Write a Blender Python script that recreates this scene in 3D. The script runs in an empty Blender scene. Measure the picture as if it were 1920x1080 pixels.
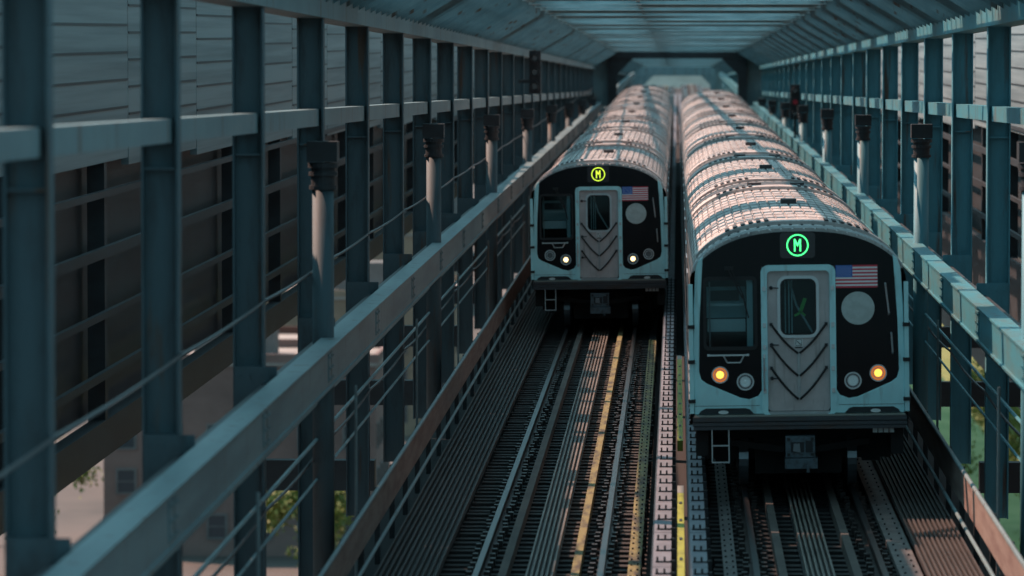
import bpy, math, random
from mathutils import Vector, Matrix
random.seed(7)
S = bpy.context.scene
R = math.radians
F = 8500.0           # focal length in photo pixels
CH = 6.33            # camera height above the right-hand rails
# ---------------------------------------------------------------- camera
cd = bpy.data.cameras.new('camera'); cam = bpy.data.objects.new('camera', cd)
S.collection.objects.link(cam); S.camera = cam
cd.sensor_width = 36; cd.lens = F/1920*36; cd.clip_start = 1; cd.clip_end = 9000
cam.location = (0, 0, CH)
pit = math.atan(478/F); yaw = math.atan(310/F*math.cos(pit))
cam.rotation_euler = (math.pi/2-pit, 0, yaw)
cd.dof.use_dof = True; cd.dof.focus_distance = 75; cd.dof.aperture_fstop = 1.9
# ---------------------------------------------------------------- world, sun, exposure
SUN_EL, SUN_AZ = 47.0, 150.0     # azimuth: angle of the sun's ground direction from +X, counter-clockwise
W = bpy.data.worlds.new('World'); S.world = W; W.use_nodes = True
nt = W.node_tree; nt.nodes.clear()
out = nt.nodes.new('ShaderNodeOutputWorld'); bg = nt.nodes.new('ShaderNodeBackground')
sky = nt.nodes.new('ShaderNodeTexSky'); sky.sky_type = 'NISHITA'; sky.sun_disc = False
sky.sun_elevation = R(SUN_EL); sky.sun_rotation = R(90-SUN_AZ)
sky.air_density = 1.0; sky.dust_density = 2.5
tc = nt.nodes.new('ShaderNodeTexCoord'); sp = nt.nodes.new('ShaderNodeSeparateXYZ')
mx = nt.nodes.new('ShaderNodeMath'); mx.operation = 'MAXIMUM'; mx.inputs[1].default_value = 0.03
cb = nt.nodes.new('ShaderNodeCombineXYZ'); tint = nt.nodes.new('ShaderNodeMix')
tint.data_type = 'RGBA'; tint.blend_type = 'MULTIPLY'; tint.inputs[0].default_value = 1
tint.inputs[7].default_value = (0.40, 0.80, 0.93, 1)
hs = nt.nodes.new('ShaderNodeHueSaturation'); hs.inputs['Saturation'].default_value = .15
L = nt.links.new
L(tc.outputs['Generated'], sp.inputs[0]); L(sp.outputs[0], cb.inputs[0]); L(sp.outputs[1], cb.inputs[1])
L(sp.outputs[2], mx.inputs[0]); L(mx.outputs[0], cb.inputs[2]); L(cb.outputs[0], sky.inputs[0])
L(sky.outputs[0], hs.inputs['Color']); L(hs.outputs[0], tint.inputs[6]); L(tint.outputs[2], bg.inputs[0]); L(bg.outputs[0], out.inputs[0])
bg.inputs[1].default_value = 0.14
sd = bpy.data.lights.new('sun', 'SUN'); sd.energy = 5.0; sd.angle = R(0.5); sd.color = (1.0, 0.60, 0.45)
sun = bpy.data.objects.new('sun', sd); S.collection.objects.link(sun)
tosun = Vector((math.cos(R(SUN_AZ))*math.cos(R(SUN_EL)), math.sin(R(SUN_AZ))*math.cos(R(SUN_EL)), math.sin(R(SUN_EL))))
sun.rotation_euler = tosun.to_track_quat('Z', 'Y').to_euler()
S.view_settings.view_transform = 'Standard'; S.view_settings.look = 'None'
S.view_settings.gamma = 1; S.view_settings.exposure = 0.85

# ---------------------------------------------------------------- materials
# colour factors, mostly darkening the surroundings so the train fronts look better lit
TONE = dict(steel_blue=.95, steel_rust=.66, teal_rust=1.05, teal_paint=.8, steel_dark=.36, steel_pale=.78, screen=.75, ceiling_paint=1.0,
             roof_steel=.74, tie=.55, timber=.5, plate=.6, grate=.6, grate_dark=.5, rail=.8, rail_head=.5, cover=.85, painted_glint=.62, toe=.7,
             yellow=.75, facade=.6, ground=.5, stainless=.8, bumper=.7, under=.6, coupler=.8, grass=.7, leaf=.8)
def mat(name, col, rough=.6, metal=0.0, col2=None, scale=(1, 1, 1), thr=(.4, .65), bump=0, bscale=None, emit=None, estr=0, detail=5, coat=0, runs=None, rthr=(.6, .7), rscale=(5, 5, .45), world=False):
    f = TONE.get(name, 1); col = tuple(c*f for c in col); col2 = tuple(c*f for c in col2) if col2 else None
    m = bpy.data.materials.new(name); m.use_nodes = True
    n = m.node_tree; b = n.nodes['Principled BSDF']
    b.inputs['Base Color'].default_value = (*col, 1); b.inputs['Roughness'].default_value = rough
    b.inputs['Metallic'].default_value = metal
    if coat: b.inputs['Coat Weight'].default_value = coat
    if emit:
        b.inputs['Emission Color'].default_value = (*emit, 1); b.inputs['Emission Strength'].default_value = estr
    if col2 or bump:
        t = n.nodes.new('ShaderNodeNewGeometry' if world else 'ShaderNodeTexCoord'); src = t.outputs['Position' if world else 'Object']; mp = n.nodes.new('ShaderNodeMapping')
        mp.inputs['Scale'].default_value = scale
        n.links.new(src, mp.inputs[0])
        no = n.nodes.new('ShaderNodeTexNoise'); no.inputs['Scale'].default_value = 1; no.inputs['Detail'].default_value = detail
        no.inputs['Roughness'].default_value = .62
        n.links.new(mp.outputs[0], no.inputs[0])
        if col2:
            r = n.nodes.new('ShaderNodeValToRGB')
            r.color_ramp.elements[0].position = thr[0]; r.color_ramp.elements[1].position = thr[1]
            r.color_ramp.elements[0].color = (*col, 1); r.color_ramp.elements[1].color = (*col2, 1)
            n.links.new(no.outputs[0], r.inputs[0]); n.links.new(r.outputs[0], b.inputs['Base Color'])
            if runs:
                mp2 = n.nodes.new('ShaderNodeMapping'); mp2.inputs['Scale'].default_value = rscale; n.links.new(src, mp2.inputs[0])
                n2 = n.nodes.new('ShaderNodeTexNoise'); n2.inputs['Scale'].default_value = 1; n2.inputs['Detail'].default_value = 6; n.links.new(mp2.outputs[0], n2.inputs[0])
                r2 = n.nodes.new('ShaderNodeValToRGB'); r2.color_ramp.elements[0].position = rthr[0]; r2.color_ramp.elements[1].position = rthr[1]
                n.links.new(n2.outputs[0], r2.inputs[0]); mm = n.nodes.new('ShaderNodeMix'); mm.data_type = 'RGBA'
                n.links.new(r2.outputs[0], mm.inputs[0]); n.links.new(r.outputs[0], mm.inputs[6]); mm.inputs[7].default_value = (*runs, 1)
                n.links.new(mm.outputs[2], b.inputs['Base Color'])
        if bump:
            bp = n.nodes.new('ShaderNodeBump'); bp.inputs['Strength'].default_value = bump; bp.inputs['Distance'].default_value = .02
            n.links.new(no.outputs[0], bp.inputs['Height']); n.links.new(bp.outputs[0], b.inputs['Normal'])
    return m
M = {}
M['steel_blue'] = mat('steel_blue', (.10, .165, .185), .55, .0, (.15, .225, .24), (2, .4, .9), (.35, .7), .1, runs=(.085, .05, .035))
M['steel_rust'] = mat('steel_rust', (.075, .13, .155), .7, .0, (.045, .06, .07), (5, 5, 1.1), (.5, .76), .15, runs=(.085, .05, .035))
M['teal_rust'] = mat('teal_rust', (.055, .20, .25), .6, .0, (.04, .13, .16), (5, 5, 1.1), (.45, .78), .15, runs=(.085, .05, .035))
M['teal_paint'] = mat('teal_paint', (.05, .24, .30), .5, .0, (.09, .19, .20), (3, .5, 4), (.42, .7), .1, runs=(.085, .05, .035))
M['steel_dark'] = mat('steel_dark', (.045, .062, .078), .6, .0, (.025, .03, .04), (1, .3, 2), (.4, .6))
M['steel_pale'] = mat('steel_pale', (.19, .27, .29), .5, .0, (.13, .19, .21), (3, .25, 3), (.4, .66), .1, runs=(.085, .05, .035))
M['screen'] = mat('screen', (.23, .29, .305), .6, .0, (.13, .175, .19), (.3, .06, 5), (.38, .62))
M['black_iron'] = mat('black_iron', (.015, .015, .019), .5, .2)
M['stainless'] = mat('stainless', (.46, .47, .48), .40, .6, (.36, .35, .36), (4, 1.5, 4), (.35, .7), .05)
M['roof_steel'] = mat('roof_steel', (.66, .60, .58), .5, .05, (.42, .38, .38), (2.2, .35, 2.2), (.42, .72), .05, runs=(.20, .18, .18), rthr=(.56, .74), rscale=(5, .8, 1), world=True)
M['roof_seam'] = mat('roof_seam', (.07, .065, .07), .6, .2)
M['roof_vent'] = mat('roof_vent', (.06, .055, .06), .6, .2)
M['front_silver'] = mat('front_silver', (.46, .80, .84), .35, .0, (.40, .68, .72), (3, 3, 2), (.4, .7), 0, coat=.3, runs=(.25, .33, .33), rthr=(.6, .8), rscale=(9, 9, 1.2))
M['door_steel'] = mat('door_steel', (.52, .46, .46), .45, .15, (.38, .335, .335), (3, 3, 3), (.35, .7), .12, runs=(.17, .14, .12), rthr=(.58, .78), rscale=(10, 10, 1.4))
M['mask'] = mat('mask', (.007, .006, .008), .16, .0, (.011, .008, .010), (3, 3, 1.2))
M['mask'].node_tree.nodes['Principled BSDF'].inputs['Specular IOR Level'].default_value = .15
M['rubber'] = mat('rubber', (.012, .012, .014), .65)
M['bumper'] = mat('bumper', (.085, .088, .10), .5, .4, (.10, .06, .05), (2.5, 3, 6), (.52, .75))
M['bumper_edge'] = mat('bumper_edge', (.28, .27, .24), .5, .4)
M['under'] = mat('under', (.018, .017, .019), .8, .1)
M['coupler'] = mat('coupler', (.10, .14, .17), .45, .4, (.05, .05, .055), (14, 14, 14), (.45, .7))
M['wheel'] = mat('wheel', (.16, .18, .20), .3, .6)
M['white'] = mat('white', (.62, .64, .64), .5)
M['disc'] = mat('disc', (.50, .55, .54), .55, 0, (.42, .46, .45), (8, 8, 8), (.4, .6))
M['flag_red'] = mat('flag_red', (.62, .04, .07), .5); M['flag_white'] = mat('flag_white', (.85, .78, .80), .5)
M['flag_blue'] = mat('flag_blue', (.02, .11, .42), .5)
M['led_green'] = mat('led_green', (.02, .1, .03), .5, emit=(.06, 1, .22), estr=1.5)
M['led_yellow'] = mat('led_yellow', (.1, .1, .02), .5, emit=(.62, .85, .05), estr=1.0)
M['sign_box'] = mat('sign_box', (.02, .009, .014), .18)
M['amber'] = mat('amber', (.4, .2, .05), .4, emit=(1, .50, .07), estr=1.3)
M['amber_rim'] = mat('amber_rim', (.3, .12, .03), .4, emit=(1, .25, .04), estr=.28)
M['warm_lamp'] = mat('warm_lamp', (.5, .4, .2), .4, emit=(1, .70, .30), estr=1.9)
M['clear_lamp'] = mat('clear_lamp', (.85, .92, .94), .2, .2)
M['dark_lamp'] = mat('dark_lamp', (.16, .16, .17), .25, .7)
M['chrome'] = mat('chrome', (.50, .52, .54), .28, .5)
M['cab_wall'] = mat('cab_wall', (.42, .62, .64), .6); M['cab_panel'] = mat('cab_panel', (.62, .74, .74), .6)
M['cab_dark'] = mat('cab_dark', (.02, .025, .03), .7)
M['vest'] = mat('vest', (.12, .62, .10), .6)
M['tie'] = mat('tie', (.020, .016, .017), .85, 0, (.036, .028, .027), (4, 4, 4), (.4, .65), .3)
M['rail'] = mat('rail', (.045, .034, .032), .5, .5); M['rail_head'] = mat('rail_head', (.20, .19, .20), .3, .85)
M['timber'] = mat('timber', (.13, .105, .09), .8, 0, (.075, .06, .055), (3, 1, 3), (.4, .6), .2)
M['painted_glint'] = mat('painted_glint', (.27, .235, .085), .75, 0, (.07, .055, .035), (6, 1.1, 6), (.44, .62), .3)  # timber copy with gold sun glints put into the colour
M['plate'] = mat('plate', (.17, .155, .15), .6, .1, (.09, .075, .075), (3, 2, 3), (.42, .68), .1)
M['grate_dark'] = mat('grate_dark', (.085, .066, .06), .7, .1, (.05, .038, .036), (2, .6, 2), (.4, .7))
M['ceiling_paint'] = mat('ceiling_paint', (.40, .52, .54), .6, .0, (.26, .35, .37), (1, 1, 1), (.4, .66))
M['grate'] = mat('grate', (.24, .21, .185), .6, .1, (.14, .115, .10), (2, 1, 2), (.4, .7))
M['cover'] = mat('cover', (.20, .21, .25), .6, .1, (.14, .145, .175), (3, .8, 3), (.4, .62), .1)
M['yellow'] = mat('yellow', (.36, .40, .04), .6, 0, (.20, .21, .03), (6, 2, 6), (.45, .7))
M['deck'] = mat('deck', (.012, .011, .013), .9)
M['toe'] = mat('toe', (.30, .23, .20), .7, 0, (.19, .12, .105), (1.5, .7, 6), (.38, .65), .1)
M['red_lens'] = mat('red_lens', (.25, .04, .06), .4, emit=(1, .08, .16), estr=.02)
M['ground'] = mat('ground', (.08, .07, .065), .9, 0, (.18, .145, .13), (.035, .02, .02), (.42, .62))
M['grass'] = mat('grass', (.16, .19, .03), .9, 0, (.26, .26, .07), (.2, .2, .2), (.4, .6))
M['leaf'] = mat('leaf', (.12, .16, .02), .7, 0, (.20, .21, .035), (.6, .6, .6), (.4, .6))
M['bark'] = mat('bark', (.06, .05, .04), .9)
def glass(name, tintc, a):
    m = bpy.data.materials.new(name); m.use_nodes = True; n = m.node_tree; n.nodes.clear()
    o = n.nodes.new('ShaderNodeOutputMaterial'); mixs = n.nodes.new('ShaderNodeMixShader')
    t = n.nodes.new('ShaderNodeBsdfTransparent'); g = n.nodes.new('ShaderNodeBsdfGlossy')
    t.inputs[0].default_value = (*tintc, 1); g.inputs['Roughness'].default_value = .04
    g.inputs[0].default_value = (.8, .8, .8, 1)
    fr = n.nodes.new('ShaderNodeFresnel'); fr.inputs[0].default_value = a
    n.links.new(fr.outputs[0], mixs.inputs[0]); n.links.new(t.outputs[0], mixs.inputs[1]); n.links.new(g.outputs[0], mixs.inputs[2])
    n.links.new(mixs.outputs[0], o.inputs[0]); return m
M['glass'] = glass('glass', (.72, .80, .82), 1.28)
M['window_glass'] = mat('window_glass', (.012, .016, .02), .08, 0)

# ---------------------------------------------------------------- mesh helpers
class MB:
    def __init__(s): s.v = []; s.f = []; s.m = []; s.k = 0; s.mats = []
    def use(s, key):
        if key not in s.mats: s.mats.append(key)
        s.k = s.mats.index(key); return s
    def add(s, vs, fs):
        o = len(s.v); s.v += [tuple(v) for v in vs]
        for f in fs: s.f.append([i+o for i in f]); s.m.append(s.k)
        return s
    def box(s, x0, x1, y0, y1, z0, z1):
        return s.hexa([(x0,y0,z0),(x1,y0,z0),(x1,y1,z0),(x0,y1,z0)], [(x0,y0,z1),(x1,y0,z1),(x1,y1,z1),(x0,y1,z1)])
    def hexa(s, b, t):
        return s.add(b+t, [(3,2,1,0),(4,5,6,7),(0,1,5,4),(1,2,6,5),(2,3,7,6),(3,0,4,7)])
    def slope(s, x0, x1, y0, y1, za, zb, h):      # long box, bottom height za at y0 and zb at y1
        return s.hexa([(x0,y0,za),(x1,y0,za),(x1,y1,zb),(x0,y1,zb)], [(x0,y0,za+h),(x1,y0,za+h),(x1,y1,zb+h),(x0,y1,zb+h)])
    def bar(s, p, q, w, h=None, up=(0,0,1)):
        h = h or w; p = Vector(p); q = Vector(q); d = (q-p).normalized(); u = Vector(up)
        if abs(d.dot(u)) > .98: u = Vector((0,1,0))
        a = d.cross(u).normalized()*w/2; b = a.cross(d).normalized()*h/2
        return s.hexa([p-a-b, p+a-b, p+a+b, p-a+b], [q-a-b, q+a-b, q+a+b, q-a+b])
    def tube(s, pts, r, n=8, caps=True):
        rings = []; pts = [Vector(p) for p in pts]
        for i, p in enumerate(pts):
            d = (pts[min(i+1, len(pts)-1)]-pts[max(i-1, 0)]).normalized()
            u = Vector((0,0,1)) if abs(d.z) < .9 else Vector((1,0,0))
            a = d.cross(u).normalized(); b = a.cross(d).normalized()
            rr = r[i] if isinstance(r, (list, tuple)) else r
            rings.append([p+(a*math.cos(2*math.pi*k/n)+b*math.sin(2*math.pi*k/n))*rr for k in range(n)])
        vs = [v for g in rings for v in g]; fs = []
        for i in range(len(rings)-1):
            for k in range(n):
                fs.append((i*n+k, i*n+(k+1) % n, (i+1)*n+(k+1) % n, (i+1)*n+k))
        if caps: fs.append(tuple(range(n))[::-1]); fs.append(tuple(range((len(rings)-1)*n, len(rings)*n)))
        return s.add(vs, fs)
    def prism(s, pts, y0, y1):                    # polygon in the XZ plane, extruded along Y
        n = len(pts)
        vs = [(x, y0, z) for x, z in pts]+[(x, y1, z) for x, z in pts]
        fs = [tuple(range(n)), tuple(range(n, 2*n))[::-1]]+[(i, i+n, (i+1) % n+n, (i+1) % n) for i in range(n)]
        return s.add(vs, fs)
    def ring(s, outer, inner, y0, y1):            # frame between two loops with the same point count
        n = len(outer); vs = []
        for lp, y in ((outer, y0), (inner, y0), (outer, y1), (inner, y1)): vs += [(x, y, z) for x, z in lp]
        fs = []
        for i in range(n):
            j = (i+1) % n
            fs += [(i, j, n+j, n+i), (2*n+i, 3*n+i, 3*n+j, 2*n+j), (i, 2*n+i, 2*n+j, j), (n+i, n+j, 3*n+j, 3*n+i)]
        return s.add(vs, fs)
    def build(s, name, parent=None, smooth=False, loc=None):
        me = bpy.data.meshes.new(name); me.from_pydata(s.v, [], s.f)
        for k in s.mats: me.materials.append(M[k])
        for p, k in zip(me.polygons, s.m): p.material_index = k; p.use_smooth = smooth
        me.update()
        import bmesh
        b = bmesh.new(); b.from_mesh(me); bmesh.ops.recalc_face_normals(b, faces=b.faces); b.to_mesh(me); b.free()
        o = bpy.data.objects.new(name, me); S.collection.objects.link(o)
        if parent: o.parent = parent
        if loc: o.location = loc
        return o
def mb(key): return MB().use(key)
def rrect(x0, x1, z0, z1, r, n=5):
    P = []
    for cx, cz, a in ((x1-r, z0+r, -90), (x1-r, z1-r, 0), (x0+r, z1-r, 90), (x0+r, z0+r, 180)):
        for i in range(n+1):
            t = R(a+90*i/n); P.append((cx+r*math.cos(t), cz+r*math.sin(t)))
    return P
def circ(cx, cz, r, n=28): return [(cx+r*math.cos(2*math.pi*i/n), cz+r*math.sin(2*math.pi*i/n)) for i in range(n)]
def tag(o, label, cat, group=None):
    o['label'] = label; o['category'] = cat
    if group: o['group'] = group
    return o
def thing(name, label, cat, loc=(0,0,0), group=None):
    o = bpy.data.objects.new(name, None); S.collection.objects.link(o); o.location = loc; o.empty_display_size = .5
    return tag(o, label, cat, group)
def structure(o): o['kind'] = 'structure'; return o
def cp(o, parent, loc=None):
    c = o.copy(); S.collection.objects.link(c); c.parent = parent
    if loc is not None: c.location = loc
    return c
def holed(name, outer, holes, y, key, parent, thick=.03):   # flat plate in XZ with holes
    import bmesh
    b = bmesh.new(); es = []
    for lp in [outer]+holes:
        vs = [b.verts.new((x, y, z)) for x, z in lp]
        es += [b.edges.new((vs[i], vs[(i+1) % len(vs)])) for i in range(len(vs))]
    bmesh.ops.triangle_fill(b, edges=es, use_beauty=True, use_dissolve=False)
    r = bmesh.ops.extrude_face_region(b, geom=list(b.faces))
    bmesh.ops.translate(b, verts=[g for g in r['geom'] if isinstance(g, bmesh.types.BMVert)], vec=(0, thick, 0))
    bmesh.ops.recalc_face_normals(b, faces=b.faces)
    me = bpy.data.meshes.new(name); b.to_mesh(me); b.free(); me.materials.append(M[key])
    o = bpy.data.objects.new(name, me); S.collection.objects.link(o); o.parent = parent; return o

# ---------------------------------------------------------------- ground, deck
GZ = -32
g = mb('ground').box(-1500, 1500, -200, 3000, GZ-1, GZ).build('ground'); structure(g)
d_ = mb('deck').box(-4.3, 4.3, 20, 575, -.95, -.62).build('bridge_deck'); structure(d_)
gr = mb('grass').box(14, 60, 150, 700, GZ+.01, GZ+.03).build('lawn'); structure(gr)

# upper steelwork falls slowly towards the far end
SL = -.0115
def zc(d): return 8.2+SL*d       # ceiling underside
def zh(d): return 7.2+SL*d       # foot of the haunches
def zk(d): return 5.45+SL*d      # capitals of the round columns
WX = 4.6

# ---------------------------------------------------------------- side walls of steel columns
def side_wall(sg, label):
    t = thing('steel_side_wall', label, 'bridge wall', (sg*WX, 60, 0))
    t_loc = Vector(t.location)
    RU, PA, BL = ('steel_rust', 'steel_pale', 'steel_blue') if sg < 0 else ('teal_rust', 'teal_paint', 'teal_paint')
    def B(m, name, smooth=False):
        o = m.build(name, t, smooth); o.location = -t_loc; return o
    X = lambda a: sg*a
    d = 76.2-8.6*6; k = 0
    while d < 455:
        m = mb(RU); zt = zh(d)+.5
        m.box(min(X(4.62), X(4.92)), max(X(4.62), X(4.92)), d-.008, d+.008, -.9, zt)
        for xx in (4.60, 4.92):
            a, b = sorted((X(xx), X(xx+.022))); m.box(a, b, d-.14, d+.14, -.9, zt)
        if d < 130:
            for xx in (4.66, 4.86):
                zz = 2.7
                while zz < zt-.1: m.box(X(xx)-.013, X(xx)+.013, d-.018, d-.008, zz-.013, zz+.013); zz += .22
        # stiffener and gusset plates
        a, b = sorted((X(4.622), X(4.92)))
        for zz in (2.6, zk(d)+.1): m.box(a, b, d-.12, d-.01, zz, zz+.02)
        a, b = sorted((X(4.45), X(4.92))); m.box(a, b, d-.165, d-.145, 1.98, 2.62)
        for q in range(4):
            for zz in (2.08, 2.3, 2.52):
                xx = X(4.5+q*.12); m.box(xx-.014, xx+.014, d-.178, d-.165, zz-.014, zz+.014)
        B(m, 'column'); d += 8.6; k += 1
    d = 82.3-25.8*(1 if sg < 0 else 2)
    while d < 450:
        z = zk(d); cx = X(4.42)
        m = mb(RU).tube([(cx, d, -.9), (cx, d, z-.35)], .135, 20)
        o = B(m, 'round_column', True)
        m = mb('steel_dark')
        for q, (rr, hh) in enumerate(((.175, .05), (.15, .12), (.18, .05), (.15, .05), (.19, .06))):
            z0 = z-.42+sum((.05, .12, .05, .05, .06)[:q]); m.tube([(cx, d, z0), (cx, d, z0+hh)], rr, 20)
        m.box(cx-.19, cx+.19, d-.19, d+.19, z-.07, z+.18)
        c = m.build('capital', o)
        d += 25.8
    # longitudinal girt at mid height, with splice plates
    m = mb(PA); a, b = sorted((X(4.20), X(4.23))); m.box(a, b, 22, 455, 2.07, 2.50)
    a, b = sorted((X(4.17), X(4.44))); m.box(a, b, 22, 455, 2.50, 2.53); m.box(a, b, 22, 455, 2.04, 2.07)
    B(m, 'girt')
    d = 80.5-8.6*6
    while d < 300:
        m = mb(PA); a, b = sorted((X(4.185), X(4.20))); m.box(a, b, d-.3, d+.3, 2.12, 2.46)
        for q in range(-4, 5):
            if q == 0: continue
            for zz in (2.16, 2.29, 2.42): m.box(min(X(4.172), X(4.185)), max(X(4.172), X(4.185)), d+q*.065-.012, d+q*.065+.012, zz-.013, zz+.013)
        m.use('steel_dark'); a, b = sorted((X(4.18), X(4.185))); m.box(a, b, d-.012, d+.012, 2.12, 2.46)
        B(m, 'splice_plate'); d += 8.6
    # dark strip behind the girt, the beam's shadow put into its colour
    m = mb('steel_dark'); a, b = sorted((X(4.44), X(4.60))); m.box(a, b, 22, 455, 2.35, 2.44); B(m, 'girt_shadow_strip')
    # lower rails
    for zz, xx, rr in ((1.25, 4.5, .025), (.75, 4.5, .02), (1.7, 4.5, .02)):
        B(mb(BL).tube([(X(xx), 22, zz), (X(xx), 455, zz)], rr, 6), 'pipe_rail')
    # upper strut, thin conduits
    m = mb(BL); a, b = sorted((X(4.66), X(4.86))); m.slope(a, b, 22, 455, zk(22)+.35, zk(455)+.35, .22); B(m, 'upper_strut')
    # haunch beam along the top of the columns
    m = mb(BL); a, b = sorted((X(4.55), X(4.97))); m.slope(a, b, 22, 455, zh(22), zh(455), .35); B(m, 'top_chord')
    for zz, rr, dr in (((3.35, .018, .03), (1.0, .02, .06)) if sg < 0 else ((1.0, .02, .06),)):     # cables drooping from column to column
        pts = []; d = 76.2-8.6*6
        while d < 300:
            for u in range(6): pts.append((X(4.59), d+8.6*u/6, zz-dr*4*(u/6)*(1-u/6)))
            d += 8.6
        B(mb('black_iron').tube(pts, rr, 6), 'cable')
    return t
wl = side_wall(-1, 'blue-grey steel column wall left of the left-hand train, with a pale girt running along it')
wr = side_wall(1, 'teal steel column wall right of the nearer train, with a girt catching patches of sun')

# outer roadway screens beyond the columns
def outer(sg, zlow, label, TOP=9.0):
    t = thing('roadway_screen', label, 'bridge wall', (sg*8.5, 60, 0)); tl = Vector(t.location)
    def B(m, n): o = m.build(n, t); o.location = -tl; return o
    X = lambda a, b: sorted((sg*a, sg*b))
    a, b = X(8.5, 8.62)
    d = 30.0
    while d < 430:
        zb, zt = 5.1+SL*d, TOP+SL*d
        m = mb('screen'); m.box(a, b, d+.06, d+9.94, zb, zt)
        m.use('steel_dark')
        q = .35
        a2, b2 = X(8.485, 8.5)
        while zb+q < zt: m.box(a2, b2, d+.06, d+9.94, zb+q, zb+q+.035); q += .42
        if sg < 0:  # boards added above the screen to break up sun on the track
            m.use('screen')
            for q, (w_, h_) in enumerate(((1.6, .9), (.7, .5), (1.2, .75))): m.box(a, b, d+.3+q*3.1, d+.3+q*3.1+w_, zt+.22, zt+.22+h_)
        B(m, 'screen_panel'); d += 10
    a, b = X(8.52, 8.75); m = mb('steel_dark'); m.box(a, b, 25, 430, zlow, .55); B(m, 'edge_girder')
    m = mb('steel_dark')
    a, b = X(8.9, 8.96); m.box(a, b, 25, 430, .5, 5.2); B(m, 'dark_barrier')
    for zz, h in ((1.2, .12), (2.1, .1), (3.0, .16), (3.9, .1)):
        a, b = X(8.46, 8.54); B(mb('steel_dark').box(a, b, 25, 430, zz, zz+h), 'barrier_rail')
    d = 27.5
    while d < 430:
        a, b = X(8.54, 8.8); B(mb('steel_dark').box(a, b, d-.15, d+.15, zlow, TOP+SL*d), 'post'); d += 10
    a, b = X(8.0, 9.0); B(mb('steel_blue').slope(a, b, 25, 430, TOP+.02+SL*25, TOP+.02+SL*430, .2), 'coping')
    # floor beams reaching out to it
    d = 40
    while d < 430:
        a, b = X(4.97, 8.46); B(mb('steel_dark').box(a, b, d-.15, d+.15, -1.2, -.7), 'floor_beam'); d += 17.2
    return t
outer(-1, 0.0, 'shaded roadway screen with horizontal boards beyond the left-hand columns', 8.3)
outer(1, -3.0, 'roadway screen with sunlit upper boards beyond the right-hand columns')

# ---------------------------------------------------------------- ceiling of cross beams and stringers
t = thing('lattice_ceiling', 'lattice ceiling of steel cross beams and stringers above both trains', 'ceiling', (0, 60, 8))
def C_(m, n): o = m.build(n, t); o.location = (0, -60, -8); return o
d = 61.0
while d < 452:
    z = zc(d); m = mb('ceiling_paint')
    m.box(-3.4, 3.4, d-.008, d+.008, z, z+.30); m.box(-3.4, 3.4, d-.09, d+.09, z-.02, z); m.box(-3.4, 3.4, d-.09, d+.09, z+.30, z+.32)
    C_(m, 'cross_beam'); d += 4.3
for x in (-3.3, -.9, 3.3):
    C_(mb('steel_blue').slope(x-.05, x+.05, 60, 452, zc(60)+.04, zc(452)+.04, .2), 'stringer')
d = 61.0; i = 0
while d < 300:
    m = mb('steel_blue'); s_ = 1 if i % 2 else -1
    m.bar((-3.4*s_, d, zc(d)+.16), (3.4*s_, d+8.6, zc(d+8.6)+.16), .16, .1); C_(m, 'diagonal')
    m = mb('steel_blue').bar((3.4*s_, d, zc(d)+.30), (-3.4*s_, d+8.6, zc(d+8.6)+.30), .16, .1); C_(m, 'diagonal'); d += 8.6; i += 1
d = 63.0; i = 0
while d < 440:
    x0, x1 = ((-3.3, 3.3), (-3.3, .2), (-1.2, 3.3))[i % 3]
    C_(mb('steel_blue').slope(x0, x1, d, d+2.6, zc(d)+.24, zc(d+2.6)+.24, .03), 'shade_plate'); d += 8.6; i += 1  # plates added to cast broad shadow bands on the train roofs
for sg in (-1, 1):
    d = 61.0-8.6*2; x0, x1 = sg*3.4, sg*4.54
    while d < 452:     # haunches between ceiling and columns, shaped as slats to let sun through
        m = mb('steel_blue'); n_ = 7
        for q in range(n_):
            yy = d+8.6*q/n_; za, zb = zh(yy)+.20, zc(yy)-.12
            m.hexa([(x1, yy, za), (x1, yy+.015, za), (x0, yy+.015, zb), (x0, yy, zb)], [(x1, yy, za+.17), (x1, yy+.015, za+.17), (x0, yy+.015, zb+.17), (x0, yy, zb+.17)])
        for u in (.02, .5, .95):
            xx = x0+(x1-x0)*u; za = zc(d)-.12+(zh(d)-zc(d)+.32)*u; m.slope(xx-.03, xx+.03, d, d+8.58, za+.17, za+.17+SL*8.6, .03)
        if sg > 0 or d < 69 or int(d/8.6) % 4 == 1:
            pl_ = 8.5 if d < 60 else 3.4  # full-length near plates, out of view, added to shade the right-hand track
            za, zb = zh(d)+.40, zc(d)+.08
            m.hexa([(x1, d, za), (x1, d+pl_, za+SL*pl_), (x0, d+pl_, zb+SL*pl_), (x0, d, zb)], [(x1, d, za+.02), (x1, d+pl_, za+.02+SL*pl_), (x0, d+pl_, zb+.02+SL*pl_), (x0, d, zb+.02)])
        C_(m, 'haunch_sun_slats'); d += 8.6

# ---------------------------------------------------------------- portals at the far end
def portal(d, w, depth, leg, key, label, key2='steel_dark'):
    z = zc(d); t = thing('portal_frame', label, 'portal', (0, d, 0))
    mb(key2).box(-w, w, -.3, .3, z-depth, z+.5).build('crossbeam', t)
    for sg in (-1, 1):
        a, b = sorted((sg*w, sg*(w+leg))); mb(key2).box(a, b, -.3, .3, -.6, z+.5).build('leg', t)
        m = mb(key2); x0 = sg*w; x1 = sg*(w-.9)
        m.prism([(x0, z-depth-.9), (x1, z-depth), (x0, z-depth)], -.25, .25); m.build('knee_plate', t)
        a, b = sorted((sg*(w+leg), sg*8.4)); mb(key).box(a, b, .1, .3, z-3, z+.4).build('side_plate', t)
    return t
portal(252, 3.35, .38, .5, 'steel_blue', 'dark steel portal frame spanning the tracks just behind the ends of the trains')
portal(458, 3.3, .9, .6, 'steel_blue', 'farthest portal frame, framing the pale gap at the end of the bridge', 'steel_blue')

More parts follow.
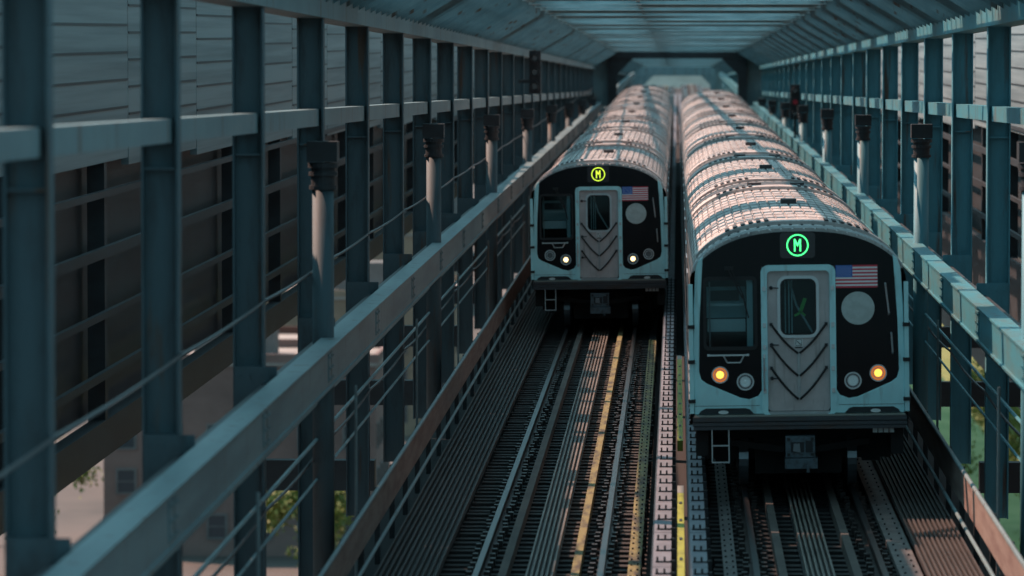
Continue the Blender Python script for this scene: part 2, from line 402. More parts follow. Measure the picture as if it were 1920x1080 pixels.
# ---------------------------------------------------------------- tracks
LZ = -.19
def track(cx, z, d0, d1, label, vis):
    t = thing('railway_track', label, 'track', (cx, 56, z))
    Y = lambda y: y-56
    base = mb('tie').box(-1.25, 1.25, -.11, .11, -.42, -.19)
    for q in (-.86, -.64, .64, .86):
        base.use('rail'); base.box(q-.035, q+.035, -.07, .07, -.19, -.10)
    first = base.build('tie', t, loc=(0, Y(50), 0)); n = 1
    y = 50.5
    while y < vis and n < 98:
        cp(first, t, (random.uniform(-.03, .03), Y(y), random.uniform(-.008, .008))); y += .5; n += 1
    far = mb('tie')
    while y < d1: far.box(-1.25, 1.25, Y(y)-.11, Y(y)+.11, -.42, -.19); y += .5
    fo = far.build('tie', t); fo['kind'] = 'stuff'
    for s_ in (-1, 1):
        x = s_*.753
        m = mb('rail').box(x-.07, x+.07, Y(50), Y(d1), -.19, -.165).box(x-.012, x+.012, Y(50), Y(d1), -.165, -.04)
        m.use('rail_head').box(x-.036, x+.036, Y(50), Y(d1), -.04, 0)
        m.build('running_rail', t)
        mb('painted_glint' if cx < 0 and s_ > 0 else 'timber').box(s_*.44-.05, s_*.44+.05, Y(50), Y(d1), -.19, -.03).build('guard_timber', t)
    m = mb('grate')                              # centre walkway of long bars
    for q in range(6): m.box(-.16+q*.062, -.135+q*.062, Y(50), Y(d1), -.10, -.04)
    m.use('black_iron'); m.box(-.17, .18, Y(50), Y(d1), -.17, -.15)
    m.build('walkway', t)
    return t
track(1.70, 0, 50, 570, 'right-hand railway track under the nearer train', 76)
track(-1.67, LZ, 50, 570, 'left-hand railway track under the farther train, sunlit in patches', 98)

def plank(x0, x1, z0, z1, y1, label, z=0):
    t = thing('studded_plate', label, 'guard plate', ((x0+x1)/2, 56, z0))
    w = (x1-x0)/2
    y = 50.0
    while y < y1:
        m = mb('painted_glint' if x1 < 0 else 'plate').box(-w, w, y-56, y-56+2.38, 0, z1-z0)
        m.use('black_iron')
        for k in range(4):
            for sx in (-.5, .5): m.box(sx*w-.012, sx*w+.012, y-56+.25+k*.6+(.1 if sx > 0 else 0), y-56+.29+k*.6+(.1 if sx > 0 else 0), z1-z0, z1-z0+.02)
        m.build('plate', t); y += 2.4
    m = mb('steel_dark').box(-w*.9, w*.9, y-56, 500, 0, z1-z0-.01); m.build('plate', t)
plank(.57, .73, -.17, -.12, 75, 'studded steel guard plate between the nearer train and the middle cover board')
plank(2.66, 2.93, -.17, -.10, 75, 'wide studded steel plate right of the right-hand track')
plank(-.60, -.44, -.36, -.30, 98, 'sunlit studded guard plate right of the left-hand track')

def grating(x0, x1, z, label, sgn):
    t = thing('side_walkway', label, 'walkway', ((x0+x1)/2, 56, z)); w = (x1-x0)/2; n = 11
    for k in range(n):
        x = -w+2*w*k/(n-1); mb('grate_dark').box(x-.013, x+.013, -6, 300, -.03, .015).build('bar', t)
    m = mb('black_iron').box(-w, w, -6, 300, -.10, -.07)
    m.build('backing_plate', t)
grating(2.98, 3.60, -.05, 'long-barred steel walkway grating beside the right-hand wall', 1)
grating(-3.60, -2.88, -.15, 'brown long-barred walkway grating beside the left-hand wall', -1)

def kerb(sg, label):
    t = thing('toe_rail', label, 'railing', (sg*3.78, 56, 0))
    a, b = sorted((0, sg*.03)); mb('toe').box(a, b, -30, 395, .10, .52).build('toe_board', t)
    mb('steel_pale').tube([(0, -30, .56), (0, 395, .56)], .03, 8).build('top_pipe', t)
    mb('steel_blue').tube([(-sg*.1, -30, .03), (-sg*.1, 395, .03)], .025, 8).build('lower_pipe', t)
    for k in range(60):
        y = -28+k*3; m = mb('steel_dark').box(min(sg*.03, sg*.1), max(sg*.03, sg*.1), y-.04, y+.04, -.5, .5); m.build('stanchion', t)
    for k in range(8):
        y = -14+k*12.9; mb('steel_pale').tube([(sg*.12, y, -.3), (sg*.12, y, 2.05)], .02, 6).build('thin_post', t)
kerb(1, 'tan toe board with a pipe on top along the right-hand wall')
kerb(-1, 'weathered tan toe board with a pipe on top along the left-hand wall')

def cover(x0, x1, z, label, y1, lit):
    t = thing('third_rail_cover', label, 'cover board', ((x0+x1)/2, 56, z)); w = (x1-x0)/2
    y = 48.0; k = 0
    while y < 110:
        mb('cover').box(-w, w, y-56, y-56+3.57, 0, .035).build('cover_board', t); y += 3.6
    mb('cover').box(-w, w, y-56, 400, 0, .035).build('cover_board', t)
    y = 48.6; i = 0
    while y < 112 and i < 96:
        m = mb('black_iron').box(-w*.7, w*.9, y-56.03, y-55.97, .035, .05)
        m.box(-w*.5-.012, -w*.5+.012, y-56.02, y-55.98, .05, .10).box(w*.3-.012, w*.3+.012, y-56.02, y-55.98, .05, .10)
        m.box(w*.9, w+.05, y-56.02, y-55.98, -.25, .06); m.build('bracket', t); y += 1.15; i += 1
    mb('rail').box(-.04, .04, -8, 400, -.22, -.11).build('contact_rail', t)
    mb('black_iron').box(-w-.02, -w, -8, 400, -.25, .02).build('side_board', t)
cover(-.27, -.06, .20, 'long blue-grey third-rail cover board with brackets, beside the left-hand track', 98, 0)
cover(.165, .36, .20, 'sun-striped third-rail cover board with brackets, beside the nearer train', 75, 1)
for k, (ya, yb, lab) in enumerate(((50, 61.2, 'bright yellow-green cable trough lid between the cover boards in the foreground'),
                                   (68, 86, 'farther dull yellow cable trough lid between the cover boards beside the nearer train'))):
    t = thing('cable_trough', lab, 'trough', (.055, ya, .05))
    mb('yellow').box(-.042, .042, 0, yb-ya-1.0, 0, .16).build('lid', t)
    mb('bumper_edge').box(-.042, .042, yb-ya-.98, yb-ya, 0, .16).build('end_cap', t)
    y = .5
    while y < yb-ya-1: mb('black_iron').box(-.018, .018, y-.12, y+.12, .16, .168).build('lid_bolt', t); y += 2.1

# ---------------------------------------------------------------- trains
CARL, GAP = 17.95, .42
PROF = [(-1.49, .98), (-1.50, 1.6), (-1.50, 2.4), (-1.475, 3.0), (-1.44, 3.10)]
def roofz(x):
    a = min(1, abs(x)/1.44); return 3.10+.57*(1-a**2.6)**.72
def train(cx, z, d0, label, led, lit_outer, ncar=8):
    T = thing('subway_train', label, 'train', (cx, d0, z)); T.rotation_euler.y = -R(.9)
    # ---- car shell shared by every car
    def shell(y0, y1):
        m = mb('stainless')
        L_ = [(x, zz) for x, zz in PROF]; P = L_+[(-x, zz) for x, zz in reversed(L_)]
        ys = [y0, y1]; n = len(P)
        vs = [(x, y, zz) for y in ys for x, zz in P]
        fs = [(i, i+1, n+i+1, n+i) for i in range(n-1) if i != len(L_)-1]
        m.add(vs, fs)
        m.use('under'); m.add([(-1.49, y0, .98), (1.49, y0, .98), (1.49, y1, .98), (-1.49, y1, .98)], [(0, 1, 2, 3)])
        m.box(-1.3, 1.3, y0+1.2, y1-1.2, .40, .97)
        m.use('steel_dark')
        m.prism([(x, zz-.02) for x, zz in P]+[], y1-.03, y1)
        return m
    def roof(y0, y1):
        m = mb('roof_steel'); n = 29; pts = []
        for i in range(n):                      # longitudinal corrugation
            a = -1+2*i/n
            for o_, dz in ((0, -.022), (.20, -.024), (.24, .0), (.97, .0)):
                x = 1.44*math.sin((a+o_*2/n)*math.pi/2); pts.append((x, roofz(x)+dz))
        pts.append((1.44, 3.10)); k = len(pts)
        m.add([(x, y, zz) for y in (y0, y1) for x, zz in pts], [(i, i+1, k+i+1, k+i) for i in range(k-1)])
        m.add([(x, y0, zz) for x, zz in pts]+[(x*.99, y0, min(zz, 3.1)) for x, zz in pts], [(i, i+1, k+i+1, k+i) for i in range(k-1)])
        m.add([(x, y1, zz) for x, zz in pts]+[(x*.99, y1, min(zz, 3.1)) for x, zz in pts], [(i, i+1, k+i+1, k+i) for i in range(k-1)])
        return m
    def hoop(m, y, w, lift, xr=1.44, n=36):
        P = [1.44*math.sin(math.pi/2*(-1+2*i/n)) for i in range(n+1)]
        P = [x for x in P if abs(x) <= xr]
        vs = []
        for yy, l in ((y, .0), (y, lift), (y+w, lift), (y+w, .0)): vs += [(x, yy, roofz(x)+l) for x in P]
        k = len(P); m.add(vs, [(j*k+i, j*k+i+1, (j+1)*k+i+1, (j+1)*k+i) for j in range(3) for i in range(k-1)])
        return m
    car0 = None; subs = []
    for c in range(ncar):
        y0 = c*(CARL+GAP)+.06
        if c == 0:
            ya = 0.0
            car = shell(0, CARL).build('passenger_car', T, loc=(0, y0, 0)); car0 = car
            r = roof(0, CARL).build('roof', car); subs.append(r)
            m = mb('roof_seam'); y = 2.6                 # transverse seams
            while y < CARL-2.4: hoop(m, y, .09, .004); y += 1.05
            subs.append(m.build('roof_seam', car))
            for ye in (1.75, CARL-1.95):                 # smooth bands around the air-conditioning ends
                m = mb('roof_steel'); hoop(m, ye-.5, .95, .045, 1.40); subs.append(m.build('roof_band', car))
                for sx, cnt in ((-1, 6), (1, 6)):
                    m = mb('roof_vent')
                    for q in range(cnt):
                        x = sx*(.42+q*.11); zz = roofz(x)+.062
                        zz2 = roofz(x+.055)+.062
                        m.hexa([(x, ye-.40, zz-.01), (x+.055, ye-.40, zz2-.01), (x+.055, ye+.30, zz2-.01), (x, ye+.30, zz-.01)],
                               [(x, ye-.40, zz+.008), (x+.055, ye-.40, zz2+.008), (x+.055, ye+.30, zz2+.008), (x, ye+.30, zz+.008)])
                    subs.append(m.build('roof_vent', car))
            for xx, yy in ((.1, CARL*.5), (-.3, CARL-.9), (.45, CARL-.8)):
                m = mb('roof_vent').box(xx-.12, xx+.12, yy-.2, yy+.2, roofz(xx)-.02, roofz(xx)+.07); subs.append(m.build('roof_hatch', car))
            for ye in (.10, CARL-.16):
                m = mb('chrome'); hoop(m, ye, .07, .03); subs.append(m.build('roof_rim', car))
            # side doors and windows
            for sx in (-1, 1):
                for q in range(4):
                    yc = 2.4+q*4.4
                    m = mb('stainless').box(min(sx*1.497, sx*1.515), max(sx*1.497, sx*1.515), yc-.65, yc+.65, 1.12, 2.98)
                    m.use('window_glass')
                    for e in (-.33, .33): m.box(min(sx*1.5, sx*1.52), max(sx*1.5, sx*1.52), yc+e-.2, yc+e+.2, 1.95, 2.8)
                    subs.append(m.build('side_door', car))
                for q in range(3):
                    yc = 4.6+q*4.4
                    m = mb('window_glass').box(min(sx*1.49, sx*1.51), max(sx*1.49, sx*1.51), yc-1.1, yc+1.1, 1.95, 2.75)
                    subs.append(m.build('side_window', car))
                for q, zz in enumerate((1.25, 1.4, 1.55, 1.7, 1.85)):
                    m = mb('chrome').box(min(sx*1.498, sx*1.508), max(sx*1.498, sx*1.508), .3, CARL-.3, zz, zz+.02); subs.append(m.build('side_rib', car))
        else:
            car = cp(car0, T, (0, y0, 0))
            for s_ in subs: cp(s_, car)
    # ---- gangway bellows
    for c in range(1, ncar):
        y1 = c*(CARL+GAP)+.06
        mb('rubber').box(-.5, .5, y1-GAP, y1, 1.1, 3.1).build('gangway_gate', T)
    # ---- front end.  local y=0 is the front plane, negative towards the camera
    def arc(w, top, n=22, drop=0):
        return [(w*math.cos(math.pi*i/n), 0) for i in range(n+1)]
    def roofline(off, w, n=24):
        pts = []
        for i in range(n+1):
            x = w*math.sin(math.pi/2*(1-2*i/n)); a = min(1, abs(x)/1.44)
            pts.append((x, 3.10+.57*(1-a**2.6)**.72-off))
        return pts
    glassL = rrect(-1.26, -.60, 2.06, 2.97, .05)
    # black mask with windscreen opening, above and beside the door
    top = roofline(.045, 1.30)
    def mask_half(sx):
        pts = [(sx*.50, 1.47), (sx*.56, 1.38), (sx*.68, 1.335), (sx*.80, 1.355), (sx*1.26, 1.555), (sx*1.335, 1.61), (sx*1.365, 1.72), (sx*1.35, 2.4), (sx*1.30, top[0][1])]
        return pts
    rh = mask_half(1); lh = mask_half(-1)
    # right half
    outer_ = rh+[p for p in top if p[0] > 0 and p[0] < 1.29]+[(0.0, roofline(.045, 1.3)[12][1]), (0, 3.15), (.50, 3.15)]
    holed('front_mask', outer_, [], -.02, 'mask', T, .04)
    outer_ = lh+[p for p in reversed(top) if p[0] < 0 and p[0] > -1.29]+[(0.0, roofline(.045, 1.3)[12][1]), (0, 3.15), (-.50, 3.15)]
    holed('front_mask', outer_, [glassL], -.02, 'mask', T, .04)
    # silver lower apron and side posts, one plate per side
    for sx in (-1, 1):
        inner = mask_half(sx)
        o_ = [(sx*.425, 1.13), (sx*1.435, 1.13), (sx*1.45, 1.8), (sx*1.43, 2.6), (sx*1.40, 3.12), (sx*1.355, 3.245), (sx*1.29, 3.30)]
        pl = o_+[(sx*1.30, top[0][1]-.02)]+list(reversed(inner[:-1]))+[(sx*.50, 2.0), (sx*.425, 2.0)]
        o = holed('front_apron', pl, [], -.045, 'front_silver', T, .07)
        bv = o.modifiers.new('b', 'BEVEL'); bv.width = .012; bv.segments = 2; bv.limit_method = 'ANGLE'; bv.angle_limit = R(40)
        # dark step recess with oval lamp
        a0, a1 = sx*.62, sx*1.38
        m = mb('steel_dark').prism([(a0, 1.135), (sx*.68, 1.20), (sx*.74, 1.215), (sx*1.28, 1.215), (sx*1.35, 1.18), (a1, 1.135)], -.052, -.04)
        m.build('step_recess', T)
        m = mb('white').prism([(sx*1.04+.07*math.cos(t_), 1.16+.026*math.sin(t_)) for t_ in [i*math.pi/8 for i in range(16)]], -.06, -.045); m.build('marker_lamp', T)
        for zz_ in (1.245,):
            a_, b_ = sorted((sx*.54, sx*1.43)); mb('bumper').box(a_, b_, -.048, -.0455, zz_, zz_+.006).build('apron_seam', T)
        # corner safety gate folded against the corner
        m = mb('front_silver').box(min(sx*1.44, sx*1.50), max(sx*1.44, sx*1.50), -.10, .05, 1.15, 2.92).build('corner_gate', T)
        for zz in (1.32, 1.86, 2.34):
            mb('rubber').box(min(sx*1.42, sx*1.515), max(sx*1.42, sx*1.515), -.125, .06, zz-.025, zz+.025).build('hinge', m)
    # door surround
    of = rrect(-.51, .51, 1.10, 3.17, .10); inf = rrect(-.425, .425, 1.12, 3.09, .06)
    o = MB().use('front_silver').ring(of, inf, -.085, .03).build('door_frame', T)
    for sx in (-1, 1):
        for zz in (1.45, 1.75, 2.05, 2.35, 2.85):
            mb('chrome').box(sx*.467-.022, sx*.467+.022, -.10, -.085, zz-.03, zz+.03).build('latch', o)
    mb('chrome').tube([(-.475, -.10, 1.45), (-.475, -.12, 1.5), (-.475, -.12, 1.9), (-.475, -.10, 1.95)], .012, 6).build('grab_rail', o)
    dw = rrect(-.235, .235, 2.22, 2.97, .09)
    door = holed('end_door', rrect(-.424, .424, 1.17, 3.088, .05), [dw], -.03, 'door_steel', T, .04)
    fr = MB().use('chrome').ring(rrect(-.285, .285, 2.17, 3.02, .12), dw, -.05, -.028).build('window_frame', door)
    mb('rubber').ring(rrect(-.245, .245, 2.21, 2.98, .095), rrect(-.225, .225, 2.23, 2.96, .08), -.054, -.048).build('window_seal', door)
    mb('glass').prism(dw, -.026, -.022).build('window', door)
    m = mb('stainless').box(-.42, .42, -.06, .02, 1.12, 1.165); m.build('threshold', door)
    def vee(p, q, sag):
        pts = []
        for i in range(9):
            u = i/8; x = p[0]+(q[0]-p[0])*u; zz = p[1]+(q[1]-p[1])*u; b = math.sin(math.pi*u)*sag
            pts.append((x, -.06, zz-b))
        return pts
    for (pz, qz) in ((2.36, 1.96), (2.07, 1.65), (1.76, 1.33)):
        for sx in (-1, 1):
            m = mb('rubber').tube(vee((sx*.375, pz), (sx*.012, qz), .035), .0155, 8)
            for i in range(3): pass
            m.build('safety_spring', door, True)
            mb('black_iron').box(sx*.375-.02, sx*.375+.02, -.075, -.03, pz-.02, pz+.02).build('spring_anchor', door)
    mb('stainless').box(-.022, .022, -.05, -.03, 1.34, 1.95).build('centre_strap', door)
    m = mb('white').box(-.055, .055, -.036, -.03, 2.05, 2.16); m.use('rubber').box(-.043, .043, -.04, -.036, 2.062, 2.148)
    m.use('white').box(-.037, .037, -.043, -.04, 2.068, 2.142).use('rubber').bar((-.03, -.046, 2.135), (.03, -.046, 2.075), .008)
    m.box(-.05, .05, -.04, -.036, 2.03, 2.045); m.build('door_notice', door)
    for zz in (2.86, 2.08, 1.62):
        m = mb('black_iron').tube([(-.37, -.03, zz), (-.37, -.07, zz)], .026, 10).tube([(-.37, -.065, zz), (-.27, -.065, zz-.005)], .009, 6); m.build('door_handle', door)
    # windscreen
    mb('rubber').ring(rrect(-1.30, -.56, 2.01, 3.02, .07), glassL, -.035, -.015).build('windscreen_frame', T)
    ws = mb('glass').prism(glassL, -.012, -.008).build('windscreen', T)
    m = mb('rubber').bar((-.96, -.06, 3.14), (-.76, -.05, 2.72), .02).bar((-.91, -.06, 3.13), (-.74, -.05, 2.74), .014).bar((-.76, -.045, 2.78), (-.68, -.045, 2.45), .02)
    m.box(-1.0, -.88, -.08, -.02, 3.11, 3.16); m.build('wiper', T)
    # cab interior
    cab = mb('cab_dark').box(-1.40, 1.40, 1.55, 1.6, 1.2, 3.05); cab.box(-.50, -.46, .06, 1.55, 1.2, 3.05)
    cab = cab.build('cab_partition', T)
    mb('cab_wall').box(-.70, -.62, .05, .35, 1.9, 3.0).build('cab_pillar', T)
    m = mb('cab_panel').box(-1.24, -.72, .22, .35, 2.25, 2.42).box(-1.24, -.72, .30, .36, 2.60, 2.63)
    m.use('cab_wall').box(-1.25, -.71, .55, .58, 2.42, 2.85).use('cab_dark').box(-1.2, -.8, .5, .54, 2.66, 2.80); m.build('driving_desk', T)
    mb('chrome').tube([(-1.21, .10, 2.0), (-1.21, .10, 2.95)], .012, 6).build('cab_pole', T)
    m = mb('cab_panel').tube([(-.12, .35, 2.97), (-.02, .34, 2.6), (.20, .30, 2.22)], .016, 6).build('hand_pole', T)
    for xx in (-.17, -.12, -.08): mb('cab_wall').box(xx-.008, xx+.008, .25, .27, 2.2, 3.0).build('blind_slat', T)
    if cx > 0:
        m = mb('vest').bar((.10, .15, 2.70), (.03, .15, 2.50), .05, .02, (0, 1, 0)).bar((.03, .15, 2.50), (-.05, .15, 2.46), .03, .02, (0, 1, 0)).bar((.03, .15, 2.52), (.10, .15, 2.46), .03, .02, (0, 1, 0))
        m.build('hanging_tag', T)
    m = mb('chrome').bar((-1.25, -.07, 1.945), (-.68, -.07, 1.945), .022).bar((-1.03, -.07, 1.94), (-.98, -.09, 1.845), .016).bar((-.98, -.09, 1.845), (-.80, -.09, 1.845), .016).bar((-.80, -.09, 1.845), (-.75, -.07, 1.94), .016)
    m.box(-1.25, -1.22, -.07, -.02, 1.93, 1.96).box(-.71, -.68, -.07, -.02, 1.93, 1.96); m.build('grab_bar', T)
    for (xa, za), (xb, zb) in (((1.19, 2.90), (1.235, 2.47)), ((1.265, 2.22), (1.28, 1.94))):
        mb('chrome').tube([(xa, -.02, za), (xa, -.08, za-.02), (xb, -.08, zb+.02), (xb, -.02, zb)], .014, 6).build('grab_rail', T)
    # route sign
    o = mb('sign_box').prism(rrect(-.24, .24, 3.26, 3.615, .05), -.03, -.021).build('route_sign', T)
    MB().use(led).ring(circ(0, 3.437, .150, 40), circ(0, 3.437, .133, 40), -.036, -.03).build('sign_ring', o)
    h, w_ = .085, .048; q = .019
    Mp = [(-w_, -h), (-w_+q, -h), (-w_+q, h*.35), (0, -h*.25), (w_-q, h*.35), (w_-q, -h), (w_, -h), (w_, h), (w_-q, h), (0, h*.25), (-w_+q, h), (-w_, h)]
    holed('sign_letter', [(x, 3.437+zz) for x, zz in Mp], [], -.036, led, o, .006)
    # flag
    m = MB(); x0, x1, z0, z1 = .515, 1.085, 2.845, 3.155; hh = (z1-z0)/13
    for i in range(13):
        m.use('flag_red' if i % 2 == 0 else 'flag_white')
        a = x0+.23 if i < 7 else x0
        m.box(a, x1, -.026, -.021, z1-(i+1)*hh, z1-i*hh)
    m.use('flag_blue').box(x0, x0+.23, -.026, -.021, z1-7*hh, z1); m.use('flag_white')
    for r_ in range(9):
        for c_ in range(6 if r_ % 2 == 0 else 5):
            px = x0+.021+c_*.0375+(0 if r_ % 2 == 0 else .0188); pz = z1-.016-r_*.0168
            s5 = []
            for k in range(10):
                rr = .0075 if k % 2 == 0 else .003; s5.append((px+rr*math.sin(k*math.pi/5), pz+rr*math.cos(k*math.pi/5)))
            m.prism(s5, -.028, -.0262)
    m.build('flag_decal', T)
    mb('disc').prism(circ(.815, 2.565, .226, 48), -.028, -.021).build('blank_disc', T)
    # lamps
    for sx in (-1, 1):
        for xx, zz, out_ in ((1.08, 1.675, True), (.735, 1.575, False)):
            lit = out_ if lit_outer else not out_
            hd = MB().use('chrome').ring(circ(sx*xx, zz, .118), circ(sx*xx, zz, .100), -.06, -.02).build('headlight', T)
            MB().use('amber_rim' if lit and lit_outer else 'dark_lamp').ring(circ(sx*xx, zz, .100), circ(sx*xx, zz, .075), -.045, -.02).build('inner_ring', hd)
            MB().use('chrome').ring(circ(sx*xx, zz, .075), circ(sx*xx, zz, .066), -.052, -.02).build('lens_ring', hd)
            if lit:
                mb('amber' if lit_outer else 'warm_lamp').prism(circ(sx*xx, zz, .052), -.04, -.035).build('lens', hd)
                mb('amber_rim' if lit_outer else 'dark_lamp').prism(circ(sx*xx, zz, .066), -.034, -.022).build('reflector', hd)
            else:
                m = mb('clear_lamp' if lit_outer else 'dark_lamp')
                for k in range(3): m.ring(circ(sx*xx, zz, .064-k*.02), circ(sx*xx, zz, .05-k*.02), -.045+.006*k, -.022)
                m.prism(circ(sx*xx, zz, .018), -.045, -.03).prism(circ(sx*xx, zz, .066), -.026, -.022)
                m.build('lens', hd)
    # anticlimber bumper, ribbed
    m = mb('bumper_edge').box(-1.44, 1.44, -.16, .1, 1.105, 1.125)
    m.use('bumper').box(-1.46, 1.46, -.20, .1, 1.045, 1.103).box(-1.46, 1.46, -.14, .1, 1.03, 1.045).box(-1.46, 1.46, -.20, .1, .985, 1.03).box(-1.46, 1.46, -.14, .1, .975, .985).box(-1.45, 1.45, -.19, .1, .93, .975)
    m.build('anticlimber', T)
    # under-gear
    m = mb('coupler').box(-.20, .20, -.28, .0, .55, .84).box(-.21, .23, -.33, -.02, .40, .54)
    m.use('black_iron').box(-.13, .05, -.29, -.28, .62, .76).box(.07, .17, -.29, -.28, .62, .78)
    m.use('wheel').prism([(-.10, .64), (0, .62), (-.01, .74), (-.09, .74)], -.32, -.29)
    for xx in (-.16, .16):
        for zz in (.59, .80): m.use('rubber').box(xx-.02, xx+.02, -.295, -.28, zz-.02, zz+.02)
    m.use('coupler').box(.08, .12, -.36, -.33, .35, .5); m.build('coupler', T)
    m = mb('chrome')
    for xx in (-1.20, -.97): m.bar((xx, -.02, .95), (xx, -.02, .46), .016)
    for zz in (.70, .47): m.bar((-1.20, -.02, zz), (-.97, -.02, zz), .018)
    m.build('step_ladder', T)
    m = mb('white')
    for q in range(4): m.box(1.0+q*.075, 1.06+q*.075, -.06, 0, .86, .92)
    m.build('cable_socket', T)
    for sx in (-1, 1):
        m = mb('wheel').add([], [])
        rr = .43; n = 28; ys = [1.5, 3.6]
        for yy in ys:
            m = mb('wheel'); vs = []
            for xx, r2 in ((sx*.69, rr), (sx*.69, rr-.12), (sx*.82, rr-.12), (sx*.82, rr-.02), (sx*.72, rr-.02), (sx*.72, rr)):
                vs += [(xx, yy+r2*math.cos(2*math.pi*i/n), rr-.02+r2*math.sin(2*math.pi*i/n)) for i in range(n)]
            m.add(vs, [(j*n+i, j*n+(i+1) % n, ((j+1) % 6)*n+(i+1) % n, ((j+1) % 6)*n+i) for j in range(6) for i in range(n)]); m.build('wheel', T)
        a, b = sorted((sx*.9, sx*1.15)); mb('under').box(a, b, 1.3, 4.6, .35, .62).build('truck_frame', T)
        mb('under').bar((sx*.95, .5, .70), (sx*.2, .25, .62), .09).build('draft_gear', T)
        a, b = sorted((sx*1.25, sx*1.42)); mb('under').box(a, b, .1, 1.2, .55, .97).build('equipment_box', T)
    mb('under').box(-1.35, 1.35, .9, 1.2, .72, .98).build('pilot_board', T)
    mb('under').box(-.60, .60, .9, 1.2, .22, .715).build('gear_case', T)
    return T
train(1.70, 0, 62.0, 'nearer subway train on the right with a green M sign and amber outer lights', 'led_green', True)
train(-1.67, LZ, 99.2, 'farther subway train on the left with a yellow M sign and white inner headlights', 'led_yellow', False)

# ---------------------------------------------------------------- signals and boxes on the walls
def signal(x, d, z, label, red=True, n=3, post=True):
    t = thing('railway_signal', label, 'signal', (x, d, z))
    sg = 1 if x > 0 else -1
    mb('black_iron').box(-.17, .17, -.12, .12, 0, .42*n).build('housing', t)
    for k in range(n):
        zz = .21+.42*k
        m = mb('black_iron').ring(circ(0, zz, .135, 18), circ(0, zz, .12, 18), -.36, -.12); m.build('hood', t)
        mb('red_lens' if (red and k == n-2) else 'dark_lamp').prism(circ(0, zz, .09, 18), -.14, -.121).build('lens', t)
    mb('steel_dark').box(min(0, sg*.5), max(0, sg*.5), .12, .2, .3, .4).build('bracket', t)
    if post: mb('steel_dark').box(-.04, .04, .12, .2, -z, .42*n).build('post', t)
signal(4.28, 165, 3.2, 'dark signal with a red lens on the right-hand wall above the nearer train')
signal(-4.2, 134, 4.55, 'dark three-hooded signal high on the left-hand wall', False, 3, False)
signal(4.25, 268, 2.6, 'small dark signal on the right-hand wall beside the far portal', False)
signal(-4.25, 262, 2.6, 'small dark signal on the left-hand wall beside the far portal', False)

# ---------------------------------------------------------------- city below and beyond
bcols = {'pale': (.99, .95, .88), 'red brick': (.20, .085, .065), 'cream': (.46, .33, .24), 'pink-brown': (.30, .19, .17), 'grey': (.25, .25, .25), 'tan': (.34, .26, .18)}
for k, c in bcols.items(): M[k] = mat('facade', c, .85, 0, tuple(a*.7 for a in c), (.15, .15, .3), (.4, .65))
M['facade_window'] = mat('facade_window', (.03, .04, .05), .2)
M['flat_roof'] = mat('flat_roof', (.30, .27, .25), .9, 0, (.18, .16, .15), (.2, .2, .2))
def building(x, y, w, l, h, key, label):
    t = thing('apartment_building', label, 'building', (x, y, GZ), 'city buildings below the bridge')
    mb(key).box(-w/2, w/2, 0, l, 0, h).build('wall', t)
    m = mb('flat_roof').box(-w/2-.2, w/2+.2, -.2, l+.2, h, h+.25)
    m.use(key).box(-w/2-.2, w/2+.2, -.2, .1, h+.25, h+.9).box(-w/2-.2, w/2+.2, l-.1, l+.2, h+.25, h+.9).box(-w/2-.2, -w/2+.1, .1, l-.1, h+.25, h+.9).box(w/2-.1, w/2+.2, .1, l-.1, h+.25, h+.9)
    rf = m.build('roof', t)
    mb('grey').box(-w*.2, w*.1, l*.4, l*.4+4, h+.25, h+3).build('stair_house', rf)
    sx = 1 if x < 0 else -1
    win = None; cnt = 0
    nf = int((h-2)/3.3); fx = max(2, int(w/3.2)); fl = max(2, int(l/3.6))
    def put(loc, rot):
        nonlocal win, cnt
        if cnt >= 96 or key == 'pale': return
        if win is None:
            m = mb('grey').ring([(-.75, -.95), (.75, -.95), (.75, .95), (-.75, .95)], [(-.62, -.82), (.62, -.82), (.62, .82), (-.62, .82)], -.08, .05)
            m.use('facade_window').box(-.62, .62, -.02, 0, -.82, .82).use('grey').box(-.62, .62, -.05, -.021, -.03, .03)
            win = m.build('window', t); o = win
        else: o = cp(win, t)
        o.location = loc; o.rotation_euler.z = rot; cnt += 1
    for f in range(nf-1, -1, -1):
        for i in range(fx): put((-w/2+w*(i+.5)/fx, -.03, 2.2+f*3.3), 0)
        for i in range(fl): put((sx*(w/2+.03), l*(i+.5)/fl, 2.2+f*3.3), sx*math.pi/2)
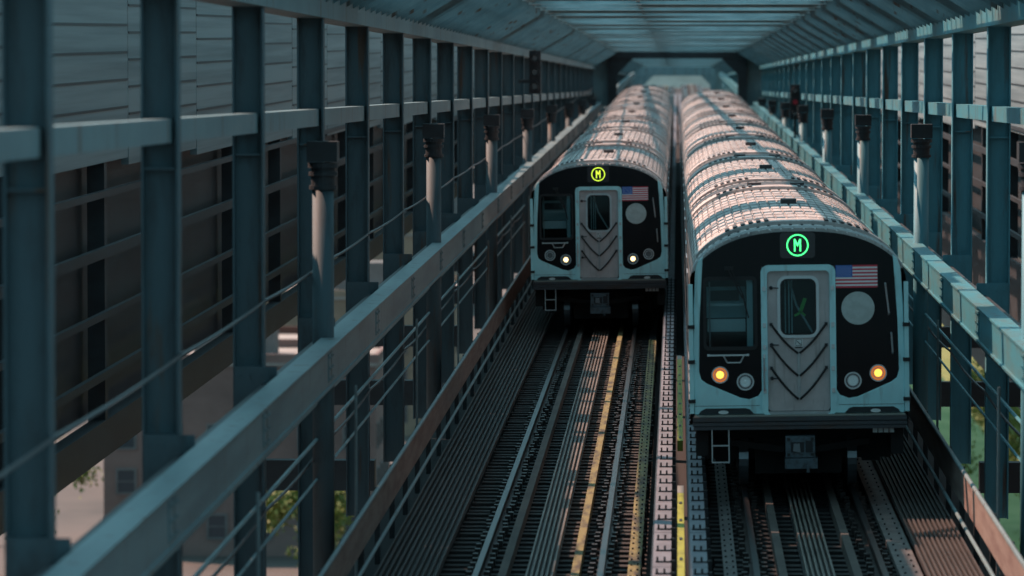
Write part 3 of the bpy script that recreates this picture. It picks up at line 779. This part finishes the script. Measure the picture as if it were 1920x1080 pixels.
blds = [(-32, 330, 20, 16, 14, 'pink-brown', 'pink-brown block with a flat roof, nearest below the left-hand wall'),
        (-36, 372, 18, 20, 12, 'red brick', 'low red brick block just behind the nearest pink-brown block at left'),
        (-30, 430, 18, 26, 13, 'cream', 'cream block in the row below the left-hand wall'),
        (-44, 475, 20, 20, 17, 'tan', 'tan five-storey block below the left-hand wall'),
        (-35, 520, 18, 30, 15, 'cream', 'long low-parapet cream block farther along below the left-hand wall'),
        (-60, 560, 24, 24, 22, 'red brick', 'tall red brick block beyond the left-hand wall'),
        (-40, 620, 20, 30, 17, 'grey', 'grey block deep in the row beyond the left-hand wall'),
        (-75, 700, 26, 30, 26, 'cream', 'tall cream block farthest out at left'),
        (-48, 760, 22, 34, 20, 'pink-brown', 'pink-brown tower far beyond the left-hand wall'),
        (52, 520, 22, 26, 17, 'tan', 'tan block behind the trees at right'),
        (40, 620, 20, 30, 15, 'red brick', 'red brick block farther behind the trees at right'),
        (72, 700, 26, 30, 26, 'cream', 'tall cream block beyond the right-hand wall'),
        (0, 650, 34, 20, 41, 'pale', 'added pale block that brightens the gap seen through the farthest portal')]  # blank block added for a pale tone in the far gap
for b in blds: building(*b)
def tree(x, y, h, label):
    t = thing('leafy_tree', label, 'tree', (x, y, GZ), 'trees in the park below')
    mb('bark').tube([(0, 0, 0), (.1, 0, h*.3), (.0, .2, h*.75)], [.3, .22, .08], 7).build('trunk', t)
    m = mb('leaf'); rnd = random.Random(int(x*7+y))
    cl = [(rnd.gauss(0, h*.17), rnd.gauss(0, h*.17), h*rnd.uniform(.4, .9)) for _ in range(16)]
    for _ in range(3500):
        c = rnd.choice(cl); p = Vector([c[i]+rnd.gauss(0, h*.06) for i in range(3)]); s_ = rnd.uniform(.12, .26)
        a = Vector([rnd.gauss(0, 1) for _ in range(3)]).normalized(); b = a.cross(Vector([rnd.gauss(0, 1) for _ in range(3)])).normalized()
        m.add([p-a*s_, p+b*s_*.6, p+a*s_, p-b*s_*.6], [(0, 1, 2, 3)])
    m.build('crown', t)
for x, y, h, l in ((25, 300, 10, 'leafy green tree nearest below the right-hand wall'), (31, 322, 9, 'smaller green tree behind the nearest tree at right'),
                   (27, 350, 11, 'tallest green tree in the park at right'), (35, 372, 9, 'green tree outermost in the park at right'),
                   (28, 395, 10, 'green tree in the middle of the park row at right'), (33, 425, 11, 'green tree at the far end of the park row at right'),
                   (-24, 300, 9, 'lone green tree in front of the nearest pink-brown block at left'),
                   (-47, 318, 9, 'green tree outermost at left, near the pink-brown block'), (-51, 336, 11, 'taller green tree behind the outermost tree at left')):
    tree(x, y, h, l)
